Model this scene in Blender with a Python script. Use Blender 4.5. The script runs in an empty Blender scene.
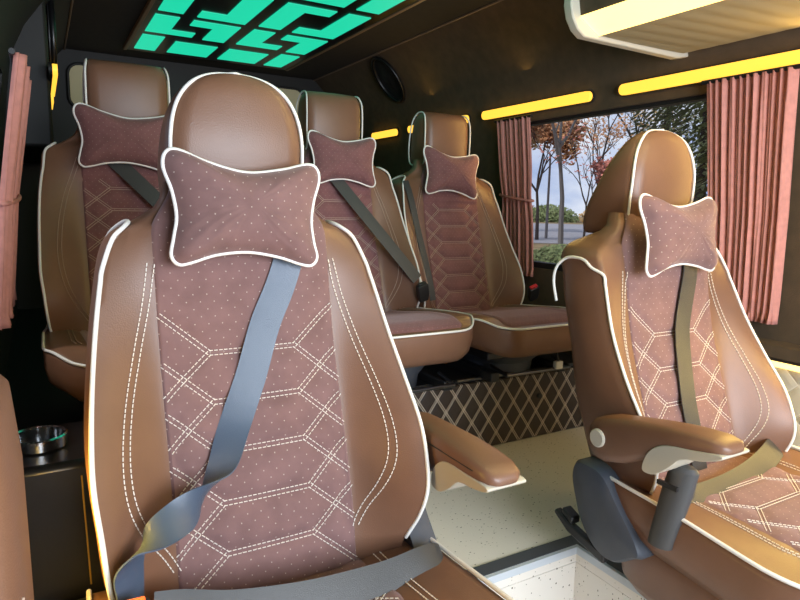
import bpy, bmesh, math, random
from mathutils import Vector, Matrix
random.seed(7)
C = bpy.context.scene.collection
R = math.radians
FLOOR = -0.76          # camera height is z = 0
PLAT = -0.527          # top of the rear platform
CEIL = 0.70
MID = 0.77             # centre line of the van

# ------------------------------------------------------------------ materials
def new_mat(name):
    m = bpy.data.materials.new(name); m.use_nodes = True
    nt = m.node_tree
    b = nt.nodes['Principled BSDF']
    return m, nt, b
def N(nt, t, **kw):
    n = nt.nodes.new(t)
    for k, v in kw.items(): setattr(n, k, v)
    return n
def math_node(nt, op, a, b=None, c=None):
    n = N(nt, 'ShaderNodeMath', operation=op)
    for i, v in enumerate((a, b, c)):
        if v is None: continue
        if isinstance(v, (int, float)): n.inputs[i].default_value = v
        else: nt.links.new(v, n.inputs[i])
    return n.outputs[0]
def simple(name, col, rough=.5, metal=0, spec=.5, coat=0, noise=None, bump=None):
    m, nt, b = new_mat(name)
    b.inputs['Base Color'].default_value = (*col, 1)
    b.inputs['Roughness'].default_value = rough
    b.inputs['Metallic'].default_value = metal
    b.inputs['Specular IOR Level'].default_value = spec
    if coat: b.inputs['Coat Weight'].default_value = coat
    tc = N(nt, 'ShaderNodeTexCoord')
    if noise:
        sc, amt = noise
        t = N(nt, 'ShaderNodeTexNoise'); t.inputs['Scale'].default_value = sc; t.inputs['Detail'].default_value = 4
        nt.links.new(tc.outputs['Object'], t.inputs['Vector'])
        r = N(nt, 'ShaderNodeValToRGB')
        r.color_ramp.elements[0].position = .3; r.color_ramp.elements[1].position = .7
        r.color_ramp.elements[0].color = (*[c*(1-amt) for c in col], 1)
        r.color_ramp.elements[1].color = (*[min(1, c*(1+amt)) for c in col], 1)
        nt.links.new(t.outputs['Fac'], r.inputs['Fac']); nt.links.new(r.outputs['Color'], b.inputs['Base Color'])
    if bump:
        kind, sc, st = bump
        if kind == 'voronoi':
            t = N(nt, 'ShaderNodeTexVoronoi'); t.inputs['Scale'].default_value = sc; out = t.outputs['Distance']
        else:
            t = N(nt, 'ShaderNodeTexNoise'); t.inputs['Scale'].default_value = sc; out = t.outputs['Fac']
        nt.links.new(tc.outputs['Object'], t.inputs['Vector'])
        bp = N(nt, 'ShaderNodeBump'); bp.inputs['Strength'].default_value = st; bp.inputs['Distance'].default_value = .002
        nt.links.new(out, bp.inputs['Height']); nt.links.new(bp.outputs['Normal'], b.inputs['Normal'])
    return m
def emit(name, col, strength, base=(.8, .8, .8)):
    m, nt, b = new_mat(name)
    b.inputs['Base Color'].default_value = (*base, 1)
    b.inputs['Emission Color'].default_value = (*col, 1)
    b.inputs['Emission Strength'].default_value = strength
    return m

def fabric_mat(name, col, dot, pitch=.0205, r=.0011, tops=True):
    """suede-like cloth with a staggered grid of pale perforations, UV in metres"""
    m, nt, b = new_mat(name)
    uv = N(nt, 'ShaderNodeUVMap')
    sep = N(nt, 'ShaderNodeSeparateXYZ'); nt.links.new(uv.outputs['UV'], sep.inputs[0])
    def dots(off):
        u = math_node(nt, 'SUBTRACT', math_node(nt, 'FRACT', math_node(nt, 'ADD', math_node(nt, 'DIVIDE', sep.outputs[0], pitch), off)), .5)
        v = math_node(nt, 'SUBTRACT', math_node(nt, 'FRACT', math_node(nt, 'ADD', math_node(nt, 'DIVIDE', sep.outputs[1], pitch*1.15), off)), .5)
        d = math_node(nt, 'SQRT', math_node(nt, 'ADD', math_node(nt, 'MULTIPLY', u, u), math_node(nt, 'MULTIPLY', v, v)))
        return math_node(nt, 'LESS_THAN', d, r/pitch)
    k = math_node(nt, 'MAXIMUM', dots(.25), dots(.75))
    tc = N(nt, 'ShaderNodeTexCoord')
    t = N(nt, 'ShaderNodeTexNoise'); t.inputs['Scale'].default_value = 30; t.inputs['Detail'].default_value = 6
    nt.links.new(tc.outputs['Object'], t.inputs['Vector'])
    rp = N(nt, 'ShaderNodeValToRGB')
    rp.color_ramp.elements[0].position = .3; rp.color_ramp.elements[1].position = .7
    rp.color_ramp.elements[0].color = (*[c*.88 for c in col], 1); rp.color_ramp.elements[1].color = (*[c*1.12 for c in col], 1)
    nt.links.new(t.outputs['Fac'], rp.inputs['Fac'])
    mx = N(nt, 'ShaderNodeMix', data_type='RGBA')
    nt.links.new(k, mx.inputs['Factor']); nt.links.new(rp.outputs['Color'], mx.inputs['A']); mx.inputs['B'].default_value = (*dot, 1)
    nt.links.new(mx.outputs['Result'], b.inputs['Base Color'])
    b.inputs['Roughness'].default_value = .85; b.inputs['Specular IOR Level'].default_value = .2
    b.inputs['Sheen Weight'].default_value = .35; b.inputs['Sheen Roughness'].default_value = .45
    b.inputs['Sheen Tint'].default_value = (.9, .75, .75, 1)
    t2 = N(nt, 'ShaderNodeTexNoise'); t2.inputs['Scale'].default_value = 700
    nt.links.new(tc.outputs['Object'], t2.inputs['Vector'])
    bp = N(nt, 'ShaderNodeBump'); bp.inputs['Strength'].default_value = .25; bp.inputs['Distance'].default_value = .001
    nt.links.new(t2.outputs['Fac'], bp.inputs['Height']); nt.links.new(bp.outputs['Normal'], b.inputs['Normal'])
    return m

def quilt_mat(name, col, line, axes, px, pz, width=.018, gap=.055, puff=.0, rough=.6):
    """leatherette quilted with double diagonal stitching; axes picks two object axes"""
    m, nt, b = new_mat(name)
    tc = N(nt, 'ShaderNodeTexCoord')
    sep = N(nt, 'ShaderNodeSeparateXYZ'); nt.links.new(tc.outputs['Object'], sep.inputs[0])
    a = math_node(nt, 'DIVIDE', sep.outputs[axes[0]], px); c = math_node(nt, 'DIVIDE', sep.outputs[axes[1]], pz)
    ks, hs = [], []
    for s in ('ADD', 'SUBTRACT'):
        f = math_node(nt, 'ABSOLUTE', math_node(nt, 'SUBTRACT', math_node(nt, 'FRACT', math_node(nt, s, a, c)), .5))   # 0 on the seam
        ks.append(math_node(nt, 'LESS_THAN', math_node(nt, 'ABSOLUTE', math_node(nt, 'SUBTRACT', f, gap)), width))
        hs.append(math_node(nt, 'MINIMUM', math_node(nt, 'MULTIPLY', f, 4.0), 1.0))
    k = math_node(nt, 'MAXIMUM', ks[0], ks[1])
    mx = N(nt, 'ShaderNodeMix', data_type='RGBA')
    nt.links.new(k, mx.inputs['Factor']); mx.inputs['A'].default_value = (*col, 1); mx.inputs['B'].default_value = (*line, 1)
    nt.links.new(mx.outputs['Result'], b.inputs['Base Color'])
    b.inputs['Roughness'].default_value = rough
    h = math_node(nt, 'SQRT', math_node(nt, 'MULTIPLY', hs[0], hs[1]))
    bp = N(nt, 'ShaderNodeBump'); bp.inputs['Strength'].default_value = .6; bp.inputs['Distance'].default_value = .006
    nt.links.new(h, bp.inputs['Height']); nt.links.new(bp.outputs['Normal'], b.inputs['Normal'])
    return m

def floor_mat():
    m, nt, b = new_mat('speckled_vinyl')
    tc = N(nt, 'ShaderNodeTexCoord')
    cols = []
    prev = None
    base = N(nt, 'ShaderNodeRGB'); base.outputs[0].default_value = (.74, .68, .60, 1)
    prev = base.outputs[0]
    for sc, th, col in ((70, .16, (.16, .13, .09)), (95, .13, (.30, .26, .20)), (120, .12, (.85, .80, .68))):
        mp = N(nt, 'ShaderNodeMapping'); mp.inputs['Scale'].default_value = (1, 1.6, 1); mp.inputs['Rotation'].default_value = (0, 0, sc*.1)
        nt.links.new(tc.outputs['Object'], mp.inputs['Vector'])
        v = N(nt, 'ShaderNodeTexVoronoi'); v.inputs['Scale'].default_value = sc
        nt.links.new(mp.outputs['Vector'], v.inputs['Vector'])
        k = math_node(nt, 'LESS_THAN', v.outputs['Distance'], th)
        sp = N(nt, 'ShaderNodeSeparateColor'); nt.links.new(v.outputs['Color'], sp.inputs[0])
        k = math_node(nt, 'MULTIPLY', k, math_node(nt, 'GREATER_THAN', sp.outputs[0], .55))
        mx = N(nt, 'ShaderNodeMix', data_type='RGBA')
        nt.links.new(k, mx.inputs['Factor']); nt.links.new(prev, mx.inputs['A']); mx.inputs['B'].default_value = (*col, 1)
        prev = mx.outputs['Result']
    nt.links.new(prev, b.inputs['Base Color'])
    b.inputs['Roughness'].default_value = .42
    return m

def glass_mat():
    m, nt, b = new_mat('window_glass')
    nt.nodes.remove(b)
    out = nt.nodes['Material Output']
    tr = N(nt, 'ShaderNodeBsdfTransparent'); tr.inputs[0].default_value = (.93, .95, .97, 1)
    gl = N(nt, 'ShaderNodeBsdfGlossy'); gl.inputs['Roughness'].default_value = .02
    fr = N(nt, 'ShaderNodeFresnel'); fr.inputs['IOR'].default_value = 1.2
    mx = N(nt, 'ShaderNodeMixShader')
    nt.links.new(fr.outputs[0], mx.inputs[0]); nt.links.new(tr.outputs[0], mx.inputs[1]); nt.links.new(gl.outputs[0], mx.inputs[2])
    nt.links.new(mx.outputs[0], out.inputs['Surface'])
    return m

M = {}
LEATHER = (.178, .086, .050)
M['leather'] = simple('brown_leather', LEATHER, .40, spec=.5, noise=(14, .07), bump=('voronoi', 480, .10))
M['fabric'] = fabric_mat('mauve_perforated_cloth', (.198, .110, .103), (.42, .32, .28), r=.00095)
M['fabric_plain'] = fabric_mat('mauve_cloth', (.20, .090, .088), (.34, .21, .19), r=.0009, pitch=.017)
M['piping'] = simple('white_piping', (.82, .79, .74), .4)
M['thread'] = simple('cream_thread', (.76, .69, .60), .7)
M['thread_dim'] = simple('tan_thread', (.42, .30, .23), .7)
M['belt'] = simple('skylit_webbing', (.064, .090, .135), .32, spec=.6, bump=('noise', 900, .25))  # grey webbing tinted blue, the sky's sheen put into its colour
M['belt_dark'] = simple('dark_webbing', (.045, .044, .043), .40, spec=.5, bump=('noise', 900, .25))
M['black'] = simple('black_plastic', (.012, .012, .013), .45)
M['gloss'] = simple('gloss_black', (.006, .006, .007), .32)
M['slate'] = simple('slate_plastic', (.055, .062, .078), .5, noise=(40, .08))
M['greyplastic'] = simple('grey_plastic', (.06, .06, .062), .5)
M['beigeplastic'] = simple('beige_plastic', (.50, .45, .36), .5)
M['chrome'] = simple('chrome', (.72, .74, .76), .15, metal=1)
M['steel'] = simple('dark_steel', (.16, .16, .17), .35, metal=1)
M['headliner'] = simple('dark_headliner', (.016, .013, .010), .9, noise=(30, .2))
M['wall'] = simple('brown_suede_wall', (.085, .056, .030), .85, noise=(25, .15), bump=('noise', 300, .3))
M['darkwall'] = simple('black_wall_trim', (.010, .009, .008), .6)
M['tan_trim'] = simple('tan_trim', (.22, .15, .10), .55)
M['curtain'] = simple('rose_curtain', (.52, .215, .175), .75, noise=(60, .10))
M['beigeblind'] = simple('beige_blind', (.62, .53, .33), .8)
M['pleat'] = simple('cream_pleated_cloth', (.34, .29, .18), .8)
M['cream'] = simple('cream_plastic', (.55, .50, .40), .5)
M['floor'] = floor_mat()
M['strip_dark'] = simple('dark_grey_edging', (.055, .060, .070), .55)
M['strip_light'] = simple('pale_edging', (.50, .53, .56), .35)
M['quilt'] = quilt_mat('dark_brown_quilting', (.040, .027, .020), (.55, .46, .36), (0, 2), .066, .094, width=.022, gap=.052)
M['quilt_cream'] = quilt_mat('cream_quilting', (.60, .54, .42), (.75, .70, .60), (1, 2), .085, .085, width=.010, gap=.03)
M['glass'] = glass_mat()
M['yellow'] = emit('yellow_led', (1.0, .53, .05), 1.5, (.5, .3, .05))
M['yellow_hot'] = emit('bright_yellow_led', (1.0, .68, .19), 2.3, (.8, .7, .4))
M['green'] = emit('green_light_cell', (.012, .74, .43), .92, (.02, .1, .08))
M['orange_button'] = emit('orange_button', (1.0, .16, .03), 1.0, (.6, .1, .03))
M['red_button'] = simple('red_button', (.6, .02, .03), .4)
M['label_white'] = simple('white_clip', (.6, .6, .6), .5)

# ------------------------------------------------------------------ mesh helpers
class MB:
    def __init__(s): s.v = []; s.f = []; s.uv = {}
    def add(s, p, uv=None):
        s.v.append(tuple(p))
        if uv: s.uv[len(s.v)-1] = uv
        return len(s.v)-1
    def grid(s, rows, uvs=None, closed=False):
        ids = [[s.add(p, uvs[i][j] if uvs else None) for j, p in enumerate(r)] for i, r in enumerate(rows)]
        for i in range(len(ids)-1):
            n = len(ids[i])
            for j in range(n if closed else n-1):
                k = (j+1) % n
                s.f.append((ids[i][j], ids[i][k], ids[i+1][k], ids[i+1][j]))
        return ids
    def loft(s, loops, cap0=True, cap1=True):
        ids = s.grid(loops, closed=True)
        if cap0: s.f.append(tuple(reversed(ids[0])))
        if cap1: s.f.append(tuple(ids[-1]))
        return ids
    def tube(s, path, r, n=8, closed=False, cap=True):
        P = [Vector(p) for p in path]; m = len(P)
        rr = r if isinstance(r, (list, tuple)) else [r]*m
        T = []
        for i in range(m):
            a = P[(i-1) % m] if (closed or i > 0) else P[i]; b = P[(i+1) % m] if (closed or i < m-1) else P[i]
            t = b-a; T.append(t.normalized() if t.length > 1e-9 else Vector((0, 0, 1)))
        u = T[0].orthogonal().normalized(); loops = []
        for i in range(m):
            u = u - T[i]*u.dot(T[i])
            u = u.normalized() if u.length > 1e-6 else T[i].orthogonal().normalized()
            w = T[i].cross(u)
            loops.append([P[i] + (u*math.cos(2*math.pi*k/n) + w*math.sin(2*math.pi*k/n))*rr[i] for k in range(n)])
        if closed:
            ids = s.grid(loops, closed=True)
            for j in range(n):
                k = (j+1) % n
                s.f.append((ids[-1][j], ids[-1][k], ids[0][k], ids[0][j]))
        else:
            s.loft(loops, cap, cap)
    def box(s, x0, x1, y0, y1, z0, z1):
        i = [s.add(p) for p in ((x0,y0,z0),(x1,y0,z0),(x1,y1,z0),(x0,y1,z0),(x0,y0,z1),(x1,y0,z1),(x1,y1,z1),(x0,y1,z1))]
        for q in ((3,2,1,0),(4,5,6,7),(0,1,5,4),(1,2,6,5),(2,3,7,6),(3,0,4,7)): s.f.append(tuple(i[k] for k in q))
    def prism(s, poly, axis, a, b):
        """extrude a 2-D polygon along axis (0,1,2) from a to b"""
        def mk(p, t):
            q = [0,0,0]; o = [k for k in range(3) if k != axis]
            q[o[0]], q[o[1]] = p; q[axis] = t; return q
        s.loft([[mk(p, a) for p in poly], [mk(p, b) for p in poly]])
    def ribbon(s, pts, widths, half, th=.0012):
        """belt strap: centre points, a width direction for each, half width"""
        loops = []
        m = len(pts); P = [Vector(p) for p in pts]
        for i in range(m):
            t = (P[min(i+1, m-1)]-P[max(i-1, 0)]).normalized()
            w = Vector(widths[i]); w = (w - t*w.dot(t)).normalized()
            n = t.cross(w)*th
            loops.append([P[i]-w*half-n, P[i]-w*half*.5-n*1.25, P[i]+w*half*.5-n*1.25, P[i]+w*half-n, P[i]+w*half+n, P[i]+w*half*.5+n*1.25, P[i]-w*half*.5+n*1.25, P[i]-w*half+n])
        s.loft(loops)
    def build(s, name, mat, parent=None, bevel=0, smooth=True, angle=50, seg=2):
        me = bpy.data.meshes.new(name); me.from_pydata([tuple(p) for p in s.v], [], s.f)
        if s.uv:
            l = me.uv_layers.new(name='UVMap')
            for lp in me.loops:
                l.data[lp.index].uv = s.uv.get(lp.vertex_index, (0, 0))
        bm = bmesh.new(); bm.from_mesh(me); bmesh.ops.recalc_face_normals(bm, faces=bm.faces)
        for f in bm.faces: f.smooth = smooth
        ca = R(angle)
        if smooth:
            for e in bm.edges:
                if len(e.link_faces) == 2 and e.calc_face_angle(0) > ca: e.smooth = False
        bm.to_mesh(me); bm.free()
        o = bpy.data.objects.new(name, me); C.objects.link(o)
        if mat: me.materials.append(mat)
        if parent: o.parent = parent
        if bevel:
            md = o.modifiers.new('bevel', 'BEVEL'); md.width = bevel; md.segments = seg; md.limit_method = 'ANGLE'; md.angle_limit = R(40)
            md.harden_normals = False
        return o
def lerp_table(tab, x):
    if x <= tab[0][0]: return tab[0][1]
    for (a, b), (c, d) in zip(tab, tab[1:]):
        if x <= c: return b + (d-b)*(x-a)/(c-a)
    return tab[-1][1]
def smooth_table(tab):
    """monotone-ish cubic (Catmull-Rom) through a table"""
    xs = [t[0] for t in tab]; ys = [t[1] for t in tab]; n = len(xs)
    ms = [(ys[min(i+1, n-1)]-ys[max(i-1, 0)])/(xs[min(i+1, n-1)]-xs[max(i-1, 0)]) for i in range(n)]
    def f(x):
        if x <= xs[0]: return ys[0]
        if x >= xs[-1]: return ys[-1]
        for i in range(n-1):
            if x <= xs[i+1]:
                h = xs[i+1]-xs[i]; t = (x-xs[i])/h
                return (2*t**3-3*t**2+1)*ys[i]+(t**3-2*t**2+t)*h*ms[i]+(-2*t**3+3*t**2)*ys[i+1]+(t**3-t**2)*h*ms[i+1]
    return f
def crom(pts, n=8, closed=False):
    P = [Vector(p) for p in pts]; m = len(P); out = []
    for i in range(m if closed else m-1):
        p0 = P[(i-1) % m] if (closed or i > 0) else P[0]*2-P[1]
        p1 = P[i]; p2 = P[(i+1) % m]
        p3 = P[(i+2) % m] if (closed or i+2 < m) else P[-1]*2-P[-2]
        for k in range(n):
            t = k/n
            out.append(.5*((2*p1)+(p2-p0)*t+(2*p0-5*p1+4*p2-p3)*t*t+(3*p1-p0-3*p2+p3)*t**3))
    if not closed: out.append(P[-1])
    return out
def sstep(a, b, x):
    t = max(0, min(1, (x-a)/(b-a))); return t*t*(3-2*t)

def tag(o, label=None, cat=None, group=None, kind=None):
    if label: o['label'] = label
    if cat: o['category'] = cat
    if group: o['group'] = group
    if kind: o['kind'] = kind
    return o
def empty(name, loc, rz=0):
    o = bpy.data.objects.new(name, None); C.objects.link(o); o.location = loc; o.rotation_euler = (0, 0, rz)
    o.empty_display_size = .05
    return o
def struct(mb, name, mat, **kw): return tag(mb.build(name, mat, **kw), kind='structure')

# ------------------------------------------------------------------ the seat
# seat coordinates: x sideways, y backwards (0 = face of headrest), z height relative to the lens
F_ = smooth_table([(-.62, -.152), (-.56, -.142), (-.519, -.135), (-.479, -.127), (-.403, -.104), (-.322, -.078), (-.237, -.051), (-.145, -.031), (-.10, -.024), (-.04, -.010), (0, .004), (.03, .018), (.1, .03)])          # cloth centre line
PIPE_Y = smooth_table([(-.60, -.165), (-.545, -.172), (-.51, -.188), (-.46, -.206), (-.42, -.203), (-.356, -.172), (-.29, -.126), (-.21, -.077), (-.125, -.039), (-.078, -.018), (-.05, -.002), (-.036, .010)])
PIPE_X = smooth_table([(-.60, .205), (-.545, .215), (-.51, .226), (-.46, .232), (-.42, .235), (-.356, .240), (-.29, .236), (-.21, .226), (-.125, .212), (-.078, .201), (-.055, .189), (-.04, .168), (-.034, .150)])
BACK_Y = smooth_table([(-.62, -.08), (-.45, -.015), (-.35, .017), (-.25, .049), (-.15, .092), (-.05, .122), (.03, .125)])
def back_front(x, z):
    """depth of the backrest front at (x, z)"""
    zz = min(z, -.04)
    f = F_(z); hw = PIPE_X(zz); b = f-PIPE_Y(zz) if z < -.036 else .0
    ax = abs(x)
    s0 = .135
    d = .004*(1-(ax/.14)**2) if ax < .14 else 0
    if ax > s0:
        d += b*sstep(s0-.01, hw+.018, ax)*1.06
    return f-d
def hex_segments(e, a, ts, slope, zlo, zhi):
    seg = []
    for t in ts:
        seg.append(((-a, t), (a, t)))
        for sx in (-1, 1):
            for sz in (-1, 1):
                dz = (e-a)*slope
                p0 = (sx*a, t); p1 = (sx*e, t+sz*dz)
                if p1[1] > zhi:
                    k = (zhi-t)/(sz*dz); p1 = (sx*(a+(e-a)*k), zhi)
                if p1[1] < zlo:
                    k = (zlo-t)/(sz*dz); p1 = (sx*(a+(e-a)*k), zlo)
                seg.append((p0, p1))
    return seg
def seg_dist(p, a, b):
    ax, ay = a; bx, by = b; dx, dy = bx-ax, by-ay
    t = max(0, min(1, ((p[0]-ax)*dx+(p[1]-ay)*dy)/(dx*dx+dy*dy+1e-12)))
    return math.hypot(p[0]-ax-t*dx, p[1]-ay-t*dy)
def stitch_lines(mb, seg2d, surf, off, r, dash, gap, n=4, double=True):
    for a, b in seg2d:
        a = Vector((a[0], a[1])); b = Vector((b[0], b[1])); L = (b-a).length
        if L < 1e-4: continue
        t = (b-a)/L; nrm = Vector((-t.y, t.x))
        for s in ((-1, 1) if double else (0,)):
            stitch_path(mb, [a+t*(L*i/12)+nrm*off*s for i in range(13)], surf, r, dash, gap, n)
def stitch_path(mb, pts, surf, r, dash, gap, n=4):
    P = [Vector(surf(p[0], p[1])) for p in pts]
    if not dash:
        mb.tube(P, r, n); return
    # resample by arc length
    acc = [0]
    for a, b in zip(P, P[1:]): acc.append(acc[-1]+(b-a).length)
    def at(s):
        for i in range(len(P)-1):
            if s <= acc[i+1]:
                h = acc[i+1]-acc[i]
                return P[i].lerp(P[i+1], (s-acc[i])/h if h > 0 else 0)
        return P[-1]
    s = 0
    while s < acc[-1]-dash*.5:
        e = min(s+dash, acc[-1])
        mb.tube([at(s), at((s+e)/2), at(e)], r, n)
        s += dash+gap

def build_seat(loc, label, floor_z, style='front', arm=None, dashes=True, rz=0, group='brown leather passenger seats', sz=1.0, covers=(), arm_tilt=0, cushion_lift=0, cushion_tilt=None, belt=None, wscale=1.0, loop='in', arm_pos=(0, 0, 1), head_dz=0):
    """loc = where the seat coordinates' origin sits; style 'front' or 'rear'"""
    sx, sy, sz_ = loc
    base = floor_z-sz_                               # floor height in seat coordinates
    ct = cushion_lift*.6 if cushion_tilt is None else cushion_tilt
    root = empty('passenger_seat', (sx, sy, floor_z), rz)
    tag(root, label, 'seat', group)
    def put(mb, name, mat, parent=None, **kw):
        o = mb.build(name, mat, parent or root, **kw)
        if parent is None: o.location = (0, 0, -base); o.scale = (wscale, 1, 1)
        return o
    near = style == 'front'
    # ---- backrest shell
    mb = MB(); loops = []
    zs = [-.60+.02*i for i in range(26)] + [-.085, -.07, -.06, -.05, -.043, -.038]
    PX = (PIPE_X if loop == 'in' else (lambda z: PIPE_X(z)+.010*sstep(-.11, -.06, z))) if near else (lambda z: PIPE_X(z)+.012*sstep(-.35, -.12, z)+.012*sstep(-.10, -.04, z))
    def section(z, k=0.0):
        hw = PX(z); loop = []
        yf = PIPE_Y(z); yb = BACK_Y(z)
        front = [x/24*hw for x in range(-24, 25)]
        for x in front: loop.append((x, back_front(x, z), z))
        side = [(hw+.004, yf+.010), (hw+.007, yf+.03), (hw+.006, yf*.5+yb*.5), (hw+.002, yb-.03), (hw-.010, yb-.01), (hw-.035, yb)]
        loop += [(x, y, z) for x, y in side] + [(0, yb+.01, z)] + [(-x, y, z) for x, y in reversed(side)]
        return loop
    for z in zs: loops.append(section(z))
    # rounded top between the bolsters, narrowing to the neck
    L0 = loops[-1]
    for z, kx, ky in ((-.032, .93, .9), (-.022, .84, .72), (-.010, .75, .52), (.004, .70, .40), (.03, .66, .34)):
        yc = (F_(z)+BACK_Y(z))/2-.030*sstep(-.035, .0, z)
        lo = []
        for (x, y, _) in L0:
            nx = x*kx
            ny = yc+(y-(F_(-.038)+BACK_Y(-.038))/2)*ky
            lo.append((nx, max(ny, F_(z)-.004), z))
        loops.append(lo)
    mb.loft(loops)
    back = put(mb, 'backrest', M['leather'], angle=70)
    # ---- cloth panel on the backrest
    e = .14
    if near:
        ts = [-.228-.0715*i for i in range(5)]; a = .068; slope = .87
        segs = hex_segments(e-.002, a, ts, slope, -.60, -.165)
        ztop = .028
    else:
        e = .132; ts = [-.150-.058*i for i in range(7)]; a = .062; slope = .80
        segs = hex_segments(e-.004, a, ts, slope, -.60, -.128)
        ztop = .028
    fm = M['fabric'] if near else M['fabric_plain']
    mb = MB(); nx, nz = 48, 130
    rows, uvs = [], []
    for j in range(nz+1):
        z = -.60+(ztop+.60)*j/nz; row, ur = [], []
        taper = 1 if z < -.05 else 1-.25*sstep(-.05, .03, z)
        for i in range(nx+1):
            x = math.sin(math.pi*(-.5+i/nx))*e*taper
            edge = min(1, (e*taper-abs(x))/.005)
            d = min([seg_dist((x, z), p, q) for p, q in segs if abs((p[1]+q[1])/2-z) < .12] or [1])
            puff = .0065*(1-math.exp(-(d/.011)**2)) if z < -.13 else .0065
            puff = .004+(puff-.004)*max(0, min(1, (e*taper-abs(x)-.004)/.016))
            if not near:
                puff *= min(1, abs(z+.128)/.012)
            row.append((x, back_front(x, z)+.003-(.003+puff)*edge**.5, z)); ur.append((x, z*1.06))
        rows.append(row); uvs.append(ur)
    mb.grid(rows, uvs)
    ins = put(mb, 'cloth_panel', fm, back)
    def surf(x, z):
        k = .0040*(1-max(0, min(1, (e-abs(x)-.004)/.016))) if abs(x) < e else 0
        return (x, back_front(x, z)-.0012-k, z)
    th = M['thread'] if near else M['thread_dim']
    mb = MB()
    stitch_lines(mb, segs, surf, .0034 if near else .0028, .00076 if near else .0009, .0052 if dashes else 0, .0022)
    if not near:                                       # rounded top edge of the quilted panel
        pass
    # double seam on each bolster
    sp = smooth_table([(-.52, .140), (-.49, .155), (-.45, .178), (-.40, .196), (-.35, .199), (-.29, .190), (-.22, .172), (-.15, .154), (-.09, .143)]) if near else \
         smooth_table([(-.50, .135), (-.46, .160), (-.40, .185), (-.33, .196), (-.25, .190), (-.17, .172), (-.11, .150), (-.07, .136)])
    zz = [-.52+.43*i/40 for i in range(41)] if near else [-.50+.43*i/30 for i in range(31)]
    for s in (-1, 1):
        for o_ in (-.005, .005):
            stitch_path(mb, [(s*(sp(z)+o_), z) for z in zz], surf, .00095, .0052 if dashes else 0, .0022)
    put(mb, 'stitching', th, back)
    # ---- piping on the backrest
    mb = MB()
    for s in (-1, 1):
        mb = MB()
        path = [(s*(PX(z)+.002), PIPE_Y(z)-.001, z) for z in [-.545+.0195*i for i in range(25)]]
        if loop == 'out' and s < 0: top = [(.216, .000, -.084), (.215, .022, -.070), (.214, .050, -.066), (.215, .076, -.070), (.2205, .096, -.090), (.2215, .102, -.122), (.2215, .090, -.165)]
        else: top = [(.192, -.012, -.056), (.176, .0, -.040), (.166, .022, -.032), (.170, .060, -.034), (.186, .092, -.052), (.198, .108, -.085), (.204, .112, -.12)]
        path = path[:-1]+[(s*(x+(0 if near else .022)), y, z) for x, y, z in top]
        mb.tube(crom(path, 4), .0033, 8)
        put(mb, 'piping', M['piping'], back)
    # ---- headrest
    mb = MB(); loops = []
    if near:
        z0, z1, hw0 = -.020, .200, .109
        def hwid(z):
            t = max(0, (z-.060)/(z1-.060)); return hw0*(max(0, 1-t**2.9))**(1/2.6) if z > .06 else hw0*(.93+.07*max(0, min(1, z/.05)))
        yf = smooth_table([(0, .012), (.05, .003), (.10, .0), (.15, .004), (.18, .010), (.2, .022)])
        yb = smooth_table([(-.016, .150), (.0, .152), (.03, .140), (.10, .098), (.17, .060), (.19, .046), (.2, .036)])
    else:
        z0, z1, hw0 = .010, .202, .106
        def hwid(z):
            return hw0*(.95+.05*min(1, z/.05)) if z < .17 else hw0*(1-.10*((z-.17)/.032)**2)
        yf = smooth_table([(0, .012), (.05, .003), (.10, .0), (.15, .002), (.18, .010), (.195, .024), (.202, .042)])
        yb = smooth_table([(0, .115), (.03, .122), (.10, .118), (.15, .108), (.18, .092), (.195, .076), (.202, .062)])
    nzs = 26
    zl = [z0+(z1-.0015-z0)*(1-(1-i/nzs)**1.6) for i in range(nzs+1)]
    for z in zl:
        w = max(hwid(z), .006); a_, b_ = yf(z), yb(z); r_ = min(.022, (b_-a_)*.35, w*.5)
        lo = []
        nf = 16
        for i in range(nf+1):
            x = -w+r_+(2*w-2*r_)*i/nf
            lo.append((x, a_-.010*(1-(x/w)**2), z))
        for ang in (60, 30, 0): lo.append((w-r_+r_*math.cos(R(ang)), a_+r_-r_*math.sin(R(ang)), z))
        for ang in (0, 45, 90): lo.append((w-r_+r_*math.cos(R(ang)), b_-r_+r_*math.sin(R(ang)), z))
        lo.append((0, b_+.002, z))
        for ang in (90, 45, 0): lo.append((-w+r_-r_*math.cos(R(ang)), b_-r_+r_*math.sin(R(ang)), z))
        for ang in (0, 30, 60): lo.append((-w+r_-r_*math.cos(R(ang)), a_+r_-r_*math.sin(R(ang)), z))
        loops.append(lo)
    # rounded underside
    first = loops[0]; cy = (yf(z0)+yb(z0))/2
    loops.insert(0, [(x*.94, cy+(y-cy)*.93, z0-.008) for x, y, z in first])
    mb.loft(loops)
    head = put(mb, 'headrest', M['leather'], angle=75)
    head.location.z += head_dz
    mb = MB()
    if near:
        zz = [-.012+.212*(1-(1-i/20)**2.2) for i in range(20)]
        half = [(max(hwid(z)-.004, 0), yf(z)+.004, z) for z in zz]
        path = [(-x, y, z) for x, y, z in half]+[(0, .020, .2005)]+[(x, y, z) for x, y, z in reversed(half)]
        mb.tube(crom(path, 3), .0030, 8)
        put(mb, 'piping', M['piping'], head)
    else:
        for s in (-1, 1):
            lp = [(.106, .006, .03), (.108, .004, .07), (.108, .003, .12), (.107, .006, .165), (.103, .020, .190), (.101, .045, .200), (.102, .072, .196), (.105, .098, .170), (.107, .112, .12), (.107, .118, .07), (.106, .114, .03), (.106, .095, .014), (.106, .050, .010), (.106, .018, .014)]
            mb = MB(); mb.tube(crom([(s*x, y, z) for x, y, z in lp], 4, True), .0028, 8, closed=True)
            put(mb, 'piping', M['piping'], head)
    # ---- cushion
    cl = cushion_lift
    yr, yfnt = -.07, -.585
    CW = .260 if near else .243
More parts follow.
